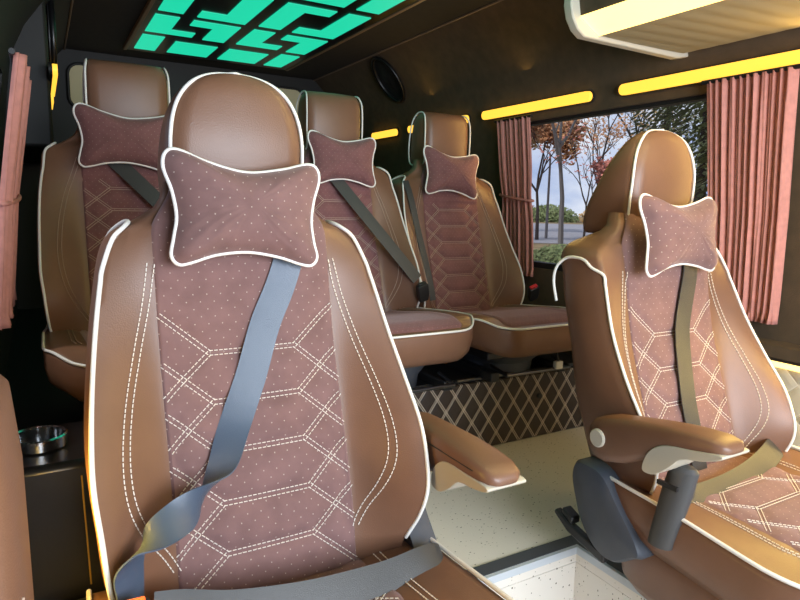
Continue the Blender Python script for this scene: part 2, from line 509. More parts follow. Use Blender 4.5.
    def cw(y):
        t = max(0, (yfnt+.16-y)/.16)
        return CW-.012-.125+.125*(1-max(0, min(.9995, t))**2.2)**.5+.012*(1-min(1, t)) if t > 0 else CW-.012*sstep(-.2, yr, y)
    zc = lambda y: -.562+cl+.028*sstep(yr, yfnt+.15, y)+ct*sstep(-.15, -.5, y)-.022*sstep(yfnt+.08, yfnt, y)
    ze = lambda y: -.536+cl+.004*sstep(yr, yfnt+.2, y)+ct*sstep(-.15, -.5, y)-.018*sstep(yfnt+.10, yfnt, y)
    def ctop(x, y):
        w = cw(y); k = sstep(.10, max(w, .11), abs(x)) if w > .11 else 0
        k = max(k, sstep(yfnt+.07, yfnt+.004, y))
        z = zc(y)+(ze(y)-zc(y))*k
        return z+(.003 if near else .008)*max(0, 1-((abs(x)-.19)/.05)**2)*sstep(.19, .238, w)
    ys = [yr+(yfnt-yr)*(1-(1-i/44)**2.1) for i in range(45)]
    mb = MB(); rows = []
    border = []
    for y in ys:
        w = max(cw(y), .06); rows.append([(x/20*w, y, ctop(x/20*w, y)) for x in range(-20, 21)])
    top_ids = mb.grid(rows)
    ring = [rows[i][0] for i in range(len(rows))]+rows[-1][1:-1]+[rows[i][-1] for i in reversed(range(len(rows)))]+list(reversed(rows[0][1:-1]))
    ring_ids = [top_ids[i][0] for i in range(len(rows))]+top_ids[-1][1:-1]+[top_ids[i][-1] for i in reversed(range(len(rows)))]+list(reversed(top_ids[0][1:-1]))
    cx, cyy = 0, (yr+yfnt)/2
    prev = ring_ids
    for dz, k in ((-.012, 1.012), (-.05, 1.012), (-.085, .985), (-.105, .93)):
        cur = [mb.add((x*k, cyy+(y-cyy)*k, z+dz*(1 if near else .85))) for x, y, z in ring]
        n = len(cur)
        for j in range(n):
            k2 = (j+1) % n; mb.f.append((prev[j], prev[k2], cur[k2], cur[j]))
        prev = cur
    mb.f.append(tuple(prev))
    cush = put(mb, 'cushion', M['leather'], angle=85)
    mb = MB()
    pp = [(x*1.010, cyy+(y-cyy)*1.008, z+(.004 if near else .0005)) for x, y, z in ring[:len(rows)*2+39]]
    mb.tube(pp, .0036 if near else .0033, 8)
    put(mb, 'piping', M['piping'], cush)
    # cloth on the cushion
    hexc = hex_segments(.138, .07, [-.235-.075*i for i in range(4)], .85, -.50, -.16)
    mb = MB(); rows, uvs = [], []
    y_a, y_b = -.071, (-.50 if near else -.56)
    for j in range(61):
        y = y_a+(y_b-y_a)*j/60; row, ur = [], []
        for i in range(41):
            w = min(.15, cw(y)-.03) if near else min(.165, cw(y)-.035); x = (-1+2*i/40)*w
            d = min([seg_dist((x, y), p, q) for p, q in hexc] or [1]) if near else 1
            edge = min(1, (w-abs(x))/.012, (y-y_b)/.012+.001, 1)
            row.append((x, y, ctop(x, y)-.003+(.004+.0055*(1-math.exp(-(d/.012)**2)))*max(0, edge)**.5)); ur.append((x, y))
        rows.append(row); uvs.append(ur)
    mb.grid(rows, uvs)
    put(mb, 'cloth_panel', fm, cush)
    mb = MB()
    csurf = lambda x, y: (x, y, ctop(x, y)+.0030)
    if near: stitch_lines(mb, hexc, csurf, .0034, .00085, .0052, .0022)
    if near: put(mb, 'stitching', th, cush)
    for s in (-1, 1):
        mb = MB()
        for o_ in (-.005, .005):
            pth = [(s*(.172+o_), -.10-.028*i) for i in range(12)]+[(s*(.165+o_), -.43), (s*(.145+o_), -.47+o_), (s*.10, -.505+o_), (0, -.515+o_)] if near else \
                  [(s*(.185+o_), -.10-.028*i) for i in range(12)]+[(s*(.178+o_), -.45)]
            stitch_path(mb, [Vector(p) for p in pth], lambda x, y: (x, y, ctop(x, y)+.0012), .00095, .0052 if dashes else 0, .0022)
        put(mb, 'stitching', th, cush)
    # ---- base
    mb = MB()
    if near:
        zt = -.640+cl
        prof = [(zt+.02, .92), (zt-.01, .985), (zt-.05, 1.0), (base+.03, .97), (base+.005, .90)]
        loops = []
        for z, k in prof:
            lo = []
            for i in range(40):
                an = 2*math.pi*i/40; c, s_ = math.cos(an), math.sin(an)
                ex = lambda v, p: math.copysign(abs(v)**p, v)
                lo.append((ex(c, .35)*.235*k, -.325+ex(s_, .35)*.235*k, z))
            loops.append(lo)
        mb.loft(loops)
        put(mb, 'seat_skirt', M['leather'], angle=60)
    else:
        for x in (-.15, .15):
            mb.box(x-.018, x+.018, -.50, -.08, base, base+.03)
        mb.box(-.17, .17, -.48, -.10, -.64+cl, -.615+cl)
        put(mb, 'seat_rails', M['black'], bevel=.004)
        mb = MB(); lo = []
        zt = -.615+cl
        for z, r_ in ((base, .12), (base+.035, .125), (zt-.02, .165), (zt, .165)):
            lo.append([(math.cos(2*math.pi*i/32)*r_, -.33+math.sin(2*math.pi*i/32)*r_, z) for i in range(32)])
        mb.loft(lo); put(mb, 'swivel_base', M['slate'], angle=35)
        mb = MB()
        mb.tube([(-.14, -.46, base+.045), (-.14, -.54, base+.03), (.14, -.54, base+.03), (.14, -.46, base+.045)], .006, 8)
        put(mb, 'slide_handle', M['steel'])
    # ---- recliner side covers
    for s in covers:
        mb = MB()
        poly = [(-.040, -.478), (-.075, -.470), (-.115, -.480), (-.155, -.525), (-.200, -.575), (-.215, -.605), (-.195, -.618), (-.150, -.648), (-.105, -.640), (-.065, -.600), (-.045, -.555), (-.032, -.510)]
        poly = [(p.x, p.y) for p in crom([(a_, b_, 0) for a_, b_ in poly], 4, True)]
        cyc = sum(p[0] for p in poly)/len(poly); czc = sum(p[1] for p in poly)/len(poly)
        loops = []
        for dx, k in ((.225, 1.0), (.262, 1.0), (.272, .94), (.276, .80), (.277, .40)):
            loops.append([(s*dx, cyc+(y-cyc)*k, czc+(z-czc)*k) for y, z in poly])
        mb.loft(loops)
        put(mb, 'recliner_cover', M['slate'], angle=40)
        mb = MB()
        mb.prism([(-.13, -.640), (-.03, -.618), (.005, -.603), (.012, -.613), (-.03, -.640), (-.13, -.662)], 0, s*.255, s*.272)
        mb.prism([(-.04, -.606), (-.01, -.594), (-.01, -.606), (-.04, -.622)], 0, s*.243, s*.270)
        put(mb, 'recline_lever', M['black'], bevel=.004)
    # ---- armrest
    if arm:
        s = arm
        mb = MB(); loops = []
        def armz(y, z):
            y, z = -.055+arm_pos[0]+(y+.055)*arm_pos[2], z+arm_pos[1]
            if not arm_tilt: return y, z
            c, q = math.cos(arm_tilt), math.sin(arm_tilt); yy, z2 = y+.09, z+.40
            return -.09+yy*c+z2*q*0-0, -.40+z2*c-yy*q
        prof = [(-.055, -.395, -.408, .016), (-.060, -.382, -.428, .024), (-.075, -.370, -.448, .031), (-.11, -.364, -.456, .034), (-.17, -.362, -.450, .034), (-.23, -.362, -.432, .034), (-.28, -.363, -.412, .035), (-.33, -.366, -.405, .035), (-.375, -.371, -.402, .034), (-.398, -.378, -.400, .029), (-.408, -.386, -.396, .018)]
        for y, zt, zb, w in prof:
            lo = []; hz = (zt-zb)/2; zm = (zt+zb)/2
            for i in range(20):
                an = 2*math.pi*i/20; c, q = math.cos(an), math.sin(an)
                px_ = math.copysign(abs(c)**.55, c)*w; pz_ = math.copysign(abs(q)**.55, q)*hz
                ya, za = armz(y, zm+pz_); lo.append((s*.284+px_, ya, za))
            loops.append(lo)
        mb.loft(loops)
        ar = put(mb, 'armrest', M['leather'], angle=70)
        mb = MB()
        for yz in ([(p.x, p.y) for p in crom([(-.228, -.440, 0), (-.236, -.418, 0), (-.255, -.402, 0), (-.285, -.394, 0), (-.34, -.394, 0), (-.400, -.394, 0), (-.403, -.402, 0), (-.36, -.410, 0), (-.320, -.414, 0), (-.295, -.432, 0), (-.262, -.450, 0), (-.235, -.450, 0)], 3, True)],):
            yz2 = [armz(a_, b_) for a_, b_ in yz]
            mb.prism(yz2, 0, s*.284-.0362, s*.284+.0362)
        put(mb, 'trim_shell', M['beigeplastic'], ar, bevel=.004)
        mb = MB(); yc_, zc_ = armz(-.100, -.406); lo = []
        for dx, r_ in ((.030, .0175), (.0365, .0175), (.0385, .015), (.0385, .001)):
            lo.append([(s*(.284+dx), yc_+math.cos(2*math.pi*i/28)*r_, zc_+math.sin(2*math.pi*i/28)*r_) for i in range(28)])
        mb.loft(lo); put(mb, 'pivot_cap', M['beigeplastic'], ar, angle=30)
        mb = MB()
        mb.tube([(s*(.284-.0348), *armz(y, -.383)) for y in [-.10-.02*i for i in range(14)]], .0008, 5)
        put(mb, 'seam', M['black'], ar)
    # ---- belts
    if belt: belt(root, put)
    return root

# ------------------------------------------------------------------ belts (in seat coordinates)
def on_back(x, z, lift=.010): return (x, back_front(x, z)-lift, z)
def buckle(put, parent, c, d, button, name='buckle'):
    """buckle head at c pointing along d"""
    d = Vector(d).normalized(); c = Vector(c)
    u = d.orthogonal().normalized() if abs(d.x) > .9 else Vector((1, 0, 0))
    u = (u-d*u.dot(d)).normalized(); w = d.cross(u)
    mb = MB(); lo = []
    for t, k in ((-.03, .75), (-.01, 1), (.025, 1), (.03, .9)):
        lo.append([c+d*t+u*(.021*k*a)+w*(.011*k*b) for a, b in ((-1, -1), (1, -1), (1, 1), (-1, 1))])
    mb.loft(lo); bk = put(mb, name, M['black'], parent, bevel=.003)
    mb = MB(); lo = []
    for t in (.027, .036):
        lo.append([c+d*t+u*(.015*a)+w*(.007*b) for a, b in ((-1, -1), (1, -1), (1, 1), (-1, 1))])
    mb.loft(lo)
    return bk, mb
def belt_A(root, put):
    mb = MB()
    top = [(.078, -.012), (.066, -.08), (.048, -.13), (.018, -.19), (-.010, -.262), (-.045, -.335)]
    pts = [on_back(x, z, .013) for x, z in top]
    W = [(1, -.05, .25)]*5+[(1, -.1, .35)]
    pts += [(-.072, -.128, -.382), (-.105, -.165, -.402), (-.142, -.195, -.410), (-.172, -.212, -.418), (-.196, -.215, -.432), (-.208, -.210, -.455), (-.208, -.204, -.480), (-.205, -.200, -.520), (-.203, -.20, -.560)]
    W += [(.95, -.25, .45), (.7, .3, .75), (.4, .75, .65), (.2, .85, .5), (.55, .80, .1), (.75, .65, -.1), (.75, .65, 0), (.6, .75, 0), (.5, .8, 0)]
    P2 = crom(pts, 6); W2 = crom(W, 6)
    mb.ribbon(P2, W2, .0235)
    sb = put(mb, 'seat_belt', M['belt'])
    mb = MB()
    lap = [(-.185, -.228, -.512), (-.15, -.232, -.517), (-.09, -.245, -.529), (.0, -.255, -.539), (.08, -.255, -.545), (.15, -.250, -.549), (.215, -.243, -.548), (.245, -.236, -.556), (.262, -.226, -.580), (.266, -.215, -.63)]
    W = [(0, .55, .83)]*6+[(0, .65, .76), (.3, .8, .5), (.1, 1, .1), (0, 1, 0)]
    mb.ribbon(crom(lap, 6), crom(W, 6), .0225)
    put(mb, 'lap_strap', M['belt_dark'], sb)
    bk, b2 = buckle(put, sb, (-.212, -.238, -.514), (.05, -.3, 1), None)
    put(b2, 'release_button', M['orange_button'], bk, bevel=.002)
def belt_B(root, put):
    mb = MB()
    top = [(.062, -.02), (.056, -.09), (.032, -.16), (.010, -.22), (-.004, -.30), (-.012, -.37), (-.012, -.44), (-.010, -.52)]
    pts = [on_back(x, z, .014) for x, z in top]
    mb.ribbon(crom(pts, 6), crom([(1, 0, .02)]*len(pts), 6), .0235)
    sb = put(mb, 'seat_belt', M['belt_dark'])
    mb = MB()
    lap = [(-.250, -.255, -.49), (-.21, -.240, -.486), (-.12, -.235, -.500), (-.02, -.225, -.505), (.07, -.215, -.500), (.14, -.205, -.488), (.20, -.19, -.480), (.245, -.175, -.50)]
    mb.ribbon(crom(lap, 6), crom([(0, .75, .66)]*len(lap), 6), .0225)
    put(mb, 'lap_strap', M['belt_dark'], sb)
    mb = MB(); lo = []                                     # stalk cover standing beside the cushion
    for z, w, d in ((-.56, .018, .024), (-.50, .019, .026), (-.45, .020, .028), (-.405, .018, .026), (-.398, .012, .018)):
        t = (z+.56)*-.22
        lo.append([(-.262+math.cos(2*math.pi*i/20)*w, -.247+t+math.sin(2*math.pi*i/20)*d, z) for i in range(20)])
    mb.loft(lo); st = put(mb, 'buckle_stalk', M['greyplastic'], sb, angle=40)
    mb = MB(); mb.box(-.285, -.278, -.285, -.245, -.440, -.432)
    put(mb, 'release_slot', M['black'], st)
def belt_S(p0, p1, seat_buckle=None, half=.021):
    def f(root, put):
        mb = MB()
        n = 12
        pts = []
        for i in range(n+1):
            t = i/n; x = p0[0]+(p1[0]-p0[0])*t; z = p0[1]+(p1[1]-p0[1])*t
            xx = max(-.225, min(.225, x))
            y = back_front(xx, z)-.014
            pts.append((x, y, z))
        # let the strap bridge the hollow of the seat
        y0, yn = pts[0][1], pts[-1][1]
        pts = [(x, min(y, y0+(yn-y0)*i/n), z) for i, (x, y, z) in enumerate(pts)]
        mb.ribbon(pts, [(1, 0, .35)]*len(pts), half)
        sb = put(mb, 'seat_belt', M['belt_dark'])
        if seat_buckle:
            for c, d, b in seat_buckle:
                bk, b2 = buckle(put, sb, c, d, None)
                put(b2, 'release_button', M['red_button'] if b else M['black'], bk, bevel=.002)
    return f

# ------------------------------------------------------------------ neck pillows
def pillow(loc, label, rx=0, ry=0, rz=0, w=.945, h=.965, near=True, thick=.042):
    root = empty('neck_pillow', loc); root.rotation_euler = (rx, ry, rz)
    tag(root, label, 'pillow', 'bone-shaped neck pillows')
    out = [(-.126, .052), (-.122, .074), (-.104, .079), (-.060, .064), (0, .053), (.060, .062), (.104, .074), (.121, .068), (.124, .048), (.114, .015), (.109, -.020), (.113, -.055), (.118, -.078), (.108, -.091), (.088, -.089), (.05, -.078), (0, -.071), (-.05, -.076), (-.088, -.088), (-.107, -.091), (-.117, -.078), (-.113, -.052), (-.108, -.020), (-.114, .018)]
    out = [(p.x*w, p.y*h) for p in crom([(a, b, 0) for a, b in out], 5, True)]
    n = len(out); mb = MB()
    for s, T in ((-1, thick), (1, thick*.55)):
        rows, uvs = [], []
        for k in range(13):
            r = max(k/12, .001); row, ur = [], []
            for i, (x, z) in enumerate(out):
                px, pz = x*r, z*r
                t = T*(1-r**2.4)**.62
                wr = .0016*math.sin(26*math.atan2(z, x)+3*math.sin(5*r))*r*r*(1-r)*4
                row.append((px, s*(t+wr), pz)); ur.append((px, pz))
            rows.append(row); uvs.append(ur)
        mb.grid(rows, uvs, closed=True)
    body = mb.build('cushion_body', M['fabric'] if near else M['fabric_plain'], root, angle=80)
    mb = MB(); mb.tube([(x*1.004, 0, z*1.004) for x, z in out], .0030, 8, closed=True)
    mb.build('piping', M['piping'], root)
    return root

# ------------------------------------------------------------------ place the seats
DY = .94
A_at = (.28, 1.0, 0.0)
B_at = (1.195, .915, -.035)
S1_at = (.234, 1.945, .182)
S2_at = (.858, 1.935, .162)
S3_at = (1.312, 1.945, .138)
build_seat(A_at, 'largest brown leather seat in front, filling the centre, with a blue-grey belt across it', FLOOR, 'front', arm=1, covers=(1,), belt=belt_A, arm_pos=(0, 0, .82), cushion_lift=-.026, cushion_tilt=.012)
build_seat(B_at, 'brown leather seat beside the big window, its belt hanging straight down', FLOOR, 'front', arm=-1, covers=(-1,), belt=belt_B, arm_tilt=R(10), arm_pos=(-.045, .010, .81), loop='out', head_dz=.010, wscale=.98, cushion_lift=.045, cushion_tilt=-.03)
build_seat(S1_at, 'shadowy brown seat behind the big front seat, on the side of the black console', PLAT, 'rear', dashes=False, cushion_lift=.02, belt=belt_S((-.09, -.03), (.20, -.34)))
build_seat(S2_at, 'middle brown seat of the back row, diagonal dark belt crossing its backrest', PLAT, 'rear', dashes=False, cushion_lift=.035, wscale=.915, belt=belt_S((-.06, -.03), (.225, -.40), [((.226, -.235, -.44), (-.3, -.2, 1), False)]))
build_seat(S3_at, 'back-row brown seat in the far corner by the rear curtain, red buckle beside its cushion', PLAT, 'rear', dashes=False, cushion_lift=.04, wscale=.915, belt=belt_S((-.205, -.05), (-.16, -.46), [((.262, -.23, -.445), (-.5, -.5, 1), True)], half=.012))
pillow((A_at[0]-.007, .945, -.006), 'large mauve neck pillow with white piping on the big front seat', rx=R(-8), ry=R(2), rz=R(0))
pillow((B_at[0]-.018, B_at[1]-.058, -.042), 'neck pillow on the seat beside the big window, above a hanging belt', rx=R(-8), ry=R(-1), rz=R(3), w=1.02)
pillow((S1_at[0]-.014, S1_at[1]-.055, S1_at[2]-.012), 'dark brown neck pillow on the shadowy seat behind the front seat', rx=R(-8), ry=R(2), near=False, w=1.03)
pillow((S2_at[0]+.004, S2_at[1]-.055, S2_at[2]-.012), 'neck pillow on the middle seat of the back row, top of a diagonal belt', rx=R(-8), ry=R(1), near=False)
pillow((S3_at[0]-.018, S3_at[1]-.055, S3_at[2]-.012), 'neck pillow on the far corner seat of the back row near the rear curtain', rx=R(-8), ry=R(4), near=False)

# ------------------------------------------------------------------ the van shell
REAR, FRONT = 3.46, -1.5
WALLP = [(1.66, -.95), (1.66, -.23), (1.645, 0.0), (1.605, .33), (1.590, .43), (1.55, .52), (1.48, .62), (1.40, .70)]
def wx(z):
    return lerp_table([(b, a) for a, b in WALLP], z)
WIN = (0.93, 2.00, -.228, .322)
def side_wall(name, mirror):
    mb = MB()
    ys = [FRONT, WIN[0], WIN[1], REAR]
    zs = [-.95, -.6, WIN[2], 0.0, .16, WIN[3], .43, .52, .62, .70]
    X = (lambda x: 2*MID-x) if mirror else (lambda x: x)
    th = .05
    inner = {}; outer = {}
    for i, y in enumerate(ys):
        for j, z in enumerate(zs):
            inner[i, j] = mb.add((X(wx(z)), y, z)); outer[i, j] = mb.add((X(wx(z)+th), y, z))
    for i in range(3):
        for j in range(len(zs)-1):
            hole = i == 1 and WIN[2] <= zs[j] < WIN[3]
            if not hole:
                for d in (inner, outer): mb.f.append((d[i, j], d[i+1, j], d[i+1, j+1], d[i, j+1]))
    a, b = 2, 5
    for j in range(a, b):
        for i in (1, 2): mb.f.append((inner[i, j], inner[i, j+1], outer[i, j+1], outer[i, j]))
    for j in (a, b): mb.f.append((inner[1, j], inner[2, j], outer[2, j], outer[1, j]))
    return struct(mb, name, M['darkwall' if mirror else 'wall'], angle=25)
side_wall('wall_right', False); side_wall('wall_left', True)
# windows
def window(n, mirror):
    X = (lambda x: 2*MID-x) if mirror else (lambda x: x)
    mb = MB()
    t = .022
    y0, y1, z0, z1 = WIN
    for q in ((y0, y1, z0, z0+t), (y0, y1, z1-t*.5, z1)):
        lo = []
        for y in (q[0], q[1]): lo.append([(X(wx(q[2])+.012), y, q[2]), (X(wx(q[2])+.045), y, q[2]), (X(wx(q[3])+.045), y, q[3]), (X(wx(q[3])+.012), y, q[3])])
        mb.loft(lo)
    for y in (y0, y1-t):
        lo = []
        for z in (z0, 0, .16, z1): lo.append([(X(wx(z)+.012), y, z), (X(wx(z)+.045), y, z), (X(wx(z)+.045), y+t, z), (X(wx(z)+.012), y+t, z)])
        mb.loft(lo)
    w = struct(mb, 'window_%d' % n, M['darkwall'], smooth=False)
    mb = MB(); lo = []
    for z in (z0, 0, .16, z1): lo.append([(X(wx(z)+.030), y0, z), (X(wx(z)+.034), y0, z), (X(wx(z)+.034), y1, z), (X(wx(z)+.030), y1, z)])
    mb.loft(lo); g = mb.build('glass', M['glass'], w, smooth=False)
window(1, False); window(2, True)
# rear wall, ceiling, coves
mb = MB(); mb.box(2*MID-1.66, .05, 2.30, REAR, .16, .66); struct(mb, 'trim_6', M['darkwall'], bevel=.01)
mb = MB(); mb.box(-.2, 1.74, REAR, REAR+.05, -.95, .78); struct(mb, 'wall_rear', M['darkwall'])
mb = MB(); mb.box(2*MID-1.41, 1.41, FRONT, REAR, CEIL, CEIL+.05); struct(mb, 'ceiling', M['headliner'])
# floor with a sunken well in the aisle
mb = MB()
wxa, wxb, wya, wyb = .60, 1.022, -.60, .940
mb.box(-.14, wxa, FRONT, REAR, FLOOR-.04, FLOOR); mb.box(wxb, 1.68, FRONT, REAR, FLOOR-.04, FLOOR)
mb.box(wxa, wxb, wyb, REAR, FLOOR-.04, FLOOR); mb.box(wxa, wxb, FRONT, wya, FLOOR-.04, FLOOR)
mb.box(wxa-.02, wxb+.02, wya-.02, wyb+.02, FLOOR-.20, FLOOR-.16)
mb.box(wxa-.02, wxa, wya, wyb, FLOOR-.16, FLOOR-.041); mb.box(wxb, wxb+.02, wya, wyb, FLOOR-.16, FLOOR-.041)
mb.box(wxa, wxb, wyb, wyb+.02, FLOOR-.16, FLOOR-.041); mb.box(wxa, wxb, wya-.02, wya, FLOOR-.16, FLOOR-.041)
struct(mb, 'floor', M['floor'], smooth=False)
def frame_boxes(mb, x0, x1, y0, y1, w, z0, z1):
    mb.box(x0-w, x0, y0-w, y1+w, z0, z1); mb.box(x1, x1+w, y0-w, y1+w, z0, z1)
    mb.box(x0, x1, y1, y1+w, z0, z1); mb.box(x0, x1, y0-w, y0, z0, z1)
mb = MB(); frame_boxes(mb, wxa, wxb, wya, wyb, .034, FLOOR-.002, FLOOR+.004); struct(mb, 'trim_1', M['strip_dark'], smooth=False)
mb = MB(); frame_boxes(mb, wxa+.009, wxb-.009, wya+.009, wyb-.009, .009, FLOOR-.014, FLOOR+.003); struct(mb, 'trim_2', M['strip_light'], smooth=False)
# platform under the back row
PY = 1.507
plat = empty('platform', (MID, PY, FLOOR)); tag(plat, kind='structure')
mb = MB(); mb.box(-.89, .89, .012, REAR-PY, 0, PLAT-FLOOR); mb.build('carcass', M['black'], plat, smooth=False)
mb = MB(); mb.box(-.885, .885, -.006, .012, .002, PLAT-FLOOR-.012)
mb.build('quilted_panel', M['quilt'], plat, bevel=.004)
mb = MB(); mb.tube([(.30, -.004, PLAT-FLOOR+.002), (.84, -.004, PLAT-FLOOR+.002)], .006, 8); mb.tube([(-.45, -.004, PLAT-FLOOR+.002), (.12, -.004, PLAT-FLOOR+.002)], .006, 8)
mb.build('edge_rail', M['steel'], plat)
bt = MB(); lo = []
for y, r in ((-.007, .009), (-.012, .008), (-.013, .001)): lo.append([(.985-.0+math.cos(2*math.pi*i/16)*r-.35+.0, y, .145+math.sin(2*math.pi*i/16)*r) for i in range(16)])
bt.loft(lo); bt.build('push_stud', M['black'], plat)
mb = MB(); mb.tube([(1.398, FRONT, .697), (1.398, REAR, .697)], .004, 6); struct(mb, 'trim_7', M['tan_trim'])
mb = MB(); mb.tube([(2*MID-1.398, FRONT, .697), (2*MID-1.398, REAR, .697)], .004, 6); struct(mb, 'trim_8', M['tan_trim'])
# ledge on the right wall with quilted face
mb = MB(); mb.box(1.605, 1.665, FRONT, 1.50, -.370, -.33); struct(mb, 'trim_3', M['wall'], bevel=.006)
mb = MB(); mb.box(1.622, 1.66, FRONT, 1.50, FLOOR, -.385); struct(mb, 'trim_4', M['quilt_cream'], smooth=False)
mb = MB(); mb.box(2*MID-1.665, 2*MID-1.605, FRONT, .45, -.385, -.34); struct(mb, 'trim_5', M['wall'], bevel=.006)

# ------------------------------------------------------------------ lamps
def capsule_strip(name, y0, y1, z, label, mirror=False, r=.0165, group='yellow light strips under the ceiling'):
    X = (lambda x: .05) if mirror else (lambda x: x)
    root = empty(name, (X(wx(z)), (y0+y1)/2, z)); L = (y1-y0)/2
    tag(root, label, 'light strip', group)
    s = 1 if mirror else -1
    def cap(rr, x0, x1, mat, nm):
        poly = []
        for i in range(13): a = -math.pi/2+math.pi*i/12; poly.append((L-r+math.cos(a)*rr, math.sin(a)*rr))
        for i in range(13): a = math.pi/2+math.pi*i/12; poly.append((-L+r+math.cos(a)*rr, math.sin(a)*rr))
        m_ = MB(); m_.prism(poly, 0, s*x0, s*x1); o = m_.build(nm, mat, root, smooth=True, angle=30); return o
    cap(r+.004, -.004, .006, M['darkwall'], 'housing')
    cap(r, .006, .020, M['yellow'], 'diffuser')
    root.rotation_euler = (0, (-.12 if not mirror else 0), 0)
    return root
ST = [(.25, 1.408, 'long yellow light strip above the curtain of the big window'), (1.527, 2.107, 'yellow light strip above the rear curtain and window'), (2.21, 2.70, 'yellow light strip partly hidden behind the corner headrest'), (2.82, 3.085, 'short yellow light strip at the rear end, between two headrests')]
for y0, y1, lb in ST: capsule_strip('light_strip', y0, y1, .370, lb)
for y0, y1, lb in ST[2:]: capsule_strip('light_strip', y0, y1, .386, lb.replace('partly hidden behind the corner headrest', 'seen edge-on at the dark far left pillar').replace('at the rear end, between two headrests', 'seen edge-on on the dark left wall, last in line'), True)
# low strip under the ledge
def low_strip(x, y0, y1, label):
    root = empty('ledge_light', (x, (y0+y1)/2, -.380)); tag(root, label, 'light strip')
    L = (y1-y0)/2
    mb = MB(); mb.box(-.006, .006, -L, L, -.008, .008); mb.build('diffuser', M['yellow_hot'], root, bevel=.002)
    mb = MB(); mb.box(-.009, .009, -L-.004, L+.004, .008, .012); mb.build('channel', M['steel'], root)
low_strip(1.612, .15, 1.15, 'glowing yellow light line under the wall ledge beside the window seat')
low_strip(-.085, .735, .96, 'yellow light line low on the wall outside the front seat')

# ceiling panel of green light cells
root = empty('ceiling_light_panel', (MID, 1.5, CEIL)); tag(root, 'black ceiling panel with glowing green geometric cells', 'ceiling light')
x0p, x1p, y0p, y1p = .388, 1.147, -.20, 3.235
mb = MB(); mb.box(x0p-MID, x1p-MID, y0p-1.5, y1p-1.5, -.014, 0); mb.build('panel_board', M['gloss'], root, smooth=False)
for a, b in ((x0p-.016, x0p), (x1p, x1p+.016)):
    mb = MB(); mb.box(a-MID, b-MID, y0p-1.5, y1p-1.5, -.018, 0); mb.build('edge_trim', M['tan_trim'], root, bevel=.003)
def cells(oy, dx):
    X = lambda x: x+dx
    yield [(X(.412), 2.90+oy), (X(.500), 2.90+oy), (X(.500), 3.178+oy), (X(.412), 3.178+oy)] if dx == 0 else [(X(.412), 2.95+oy), (X(.594), 2.95+oy), (X(.594), 3.175+oy), (X(.412), 3.175+oy)]
    yield [(X(.412), 2.57+oy), (X(.500), 2.57+oy), (X(.500), 2.765+oy), (X(.596), 2.765+oy), (X(.596), 2.84+oy), (X(.412), 2.84+oy)]
    yield [(X(.412), 2.172+oy), (X(.596), 2.172+oy), (X(.596), 2.244+oy), (X(.500), 2.244+oy), (X(.500), 2.512+oy), (X(.412), 2.512+oy)]
    yield [(X(.552), 2.95+oy), (X(.732), 2.95+oy), (X(.732), 3.174+oy), (X(.552), 3.174+oy)] if dx == 0 else [(X(.642), 2.91+oy), (X(.732), 2.91+oy), (X(.732), 3.176+oy), (X(.642), 3.176+oy)]
    yield [(X(.552), 2.575+oy), (X(.732), 2.575+oy), (X(.732), 2.85+oy), (X(.642), 2.85+oy), (X(.642), 2.655+oy), (X(.552), 2.655+oy)]
    yield [(X(.552), 2.438+oy), (X(.642), 2.438+oy), (X(.642), 2.172+oy), (X(.732), 2.172+oy), (X(.732), 2.522+oy), (X(.552), 2.522+oy)]
for oy in (0, -1.065, -2.13):
    for dx in (0, .372):
        for poly in cells(oy, dx):
            mb = MB(); mb.prism([(x-MID, y-1.5) for x, y in poly], 2, -.017, -.012)
            mb.build('light_cell', M['green'], root, smooth=False)

# overhead console above the window seat
oc = empty('overhead_console', (1.35, .35, .42)); tag(oc, 'cream overhead console with bright yellow lamp and pleated underside', 'overhead console')
prof = [(1.600, .440), (1.565, .434), (1.234, .432), (1.172, .466), (1.160, .52), (1.18, .60), (1.235, .698), (1.41, .698), (1.48, .62), (1.55, .52), (1.585, .45)]
cp = [(x-1.35, z-.42) for x, z in prof]
def yprism(poly, a, b, name, mat, **kw):
    m_ = MB(); m_.prism(poly, 1, a, b); return m_.build(name, mat, oc, **kw)
yprism(cp, -1.10, .83, 'console_shell', M['wall'], angle=30)
cap_ = [(1.140, .520), (1.138, .490), (1.147, .460), (1.165, .436), (1.190, .421), (1.545, .417), (1.592, .426), (1.585, .446), (1.24, .446), (1.185, .474), (1.172, .52)]
yprism([(x-1.35, z-.42) for x, z in cap_], .828, .855, 'end_cap', M['cream'], bevel=.004)
yprism([(-.114, .0085), (-.180, .0455), (-.176, .0495), (-.112, .0145)], -1.10, .828, 'lamp', M['yellow_hot'], angle=40)
mb = MB(); rows = []
for i in range(200):
    y = .825-1.9*i/199
    rows.append([(x, y, .011-.0022*abs(math.sin(y*55+x*6))*(1-abs((x-.05)/.18)**4)) for x in [-.113+.325*k/10 for k in range(11)]])
mb.grid(rows); mb.build('pleated_lining', M['pleat'], oc, angle=60)

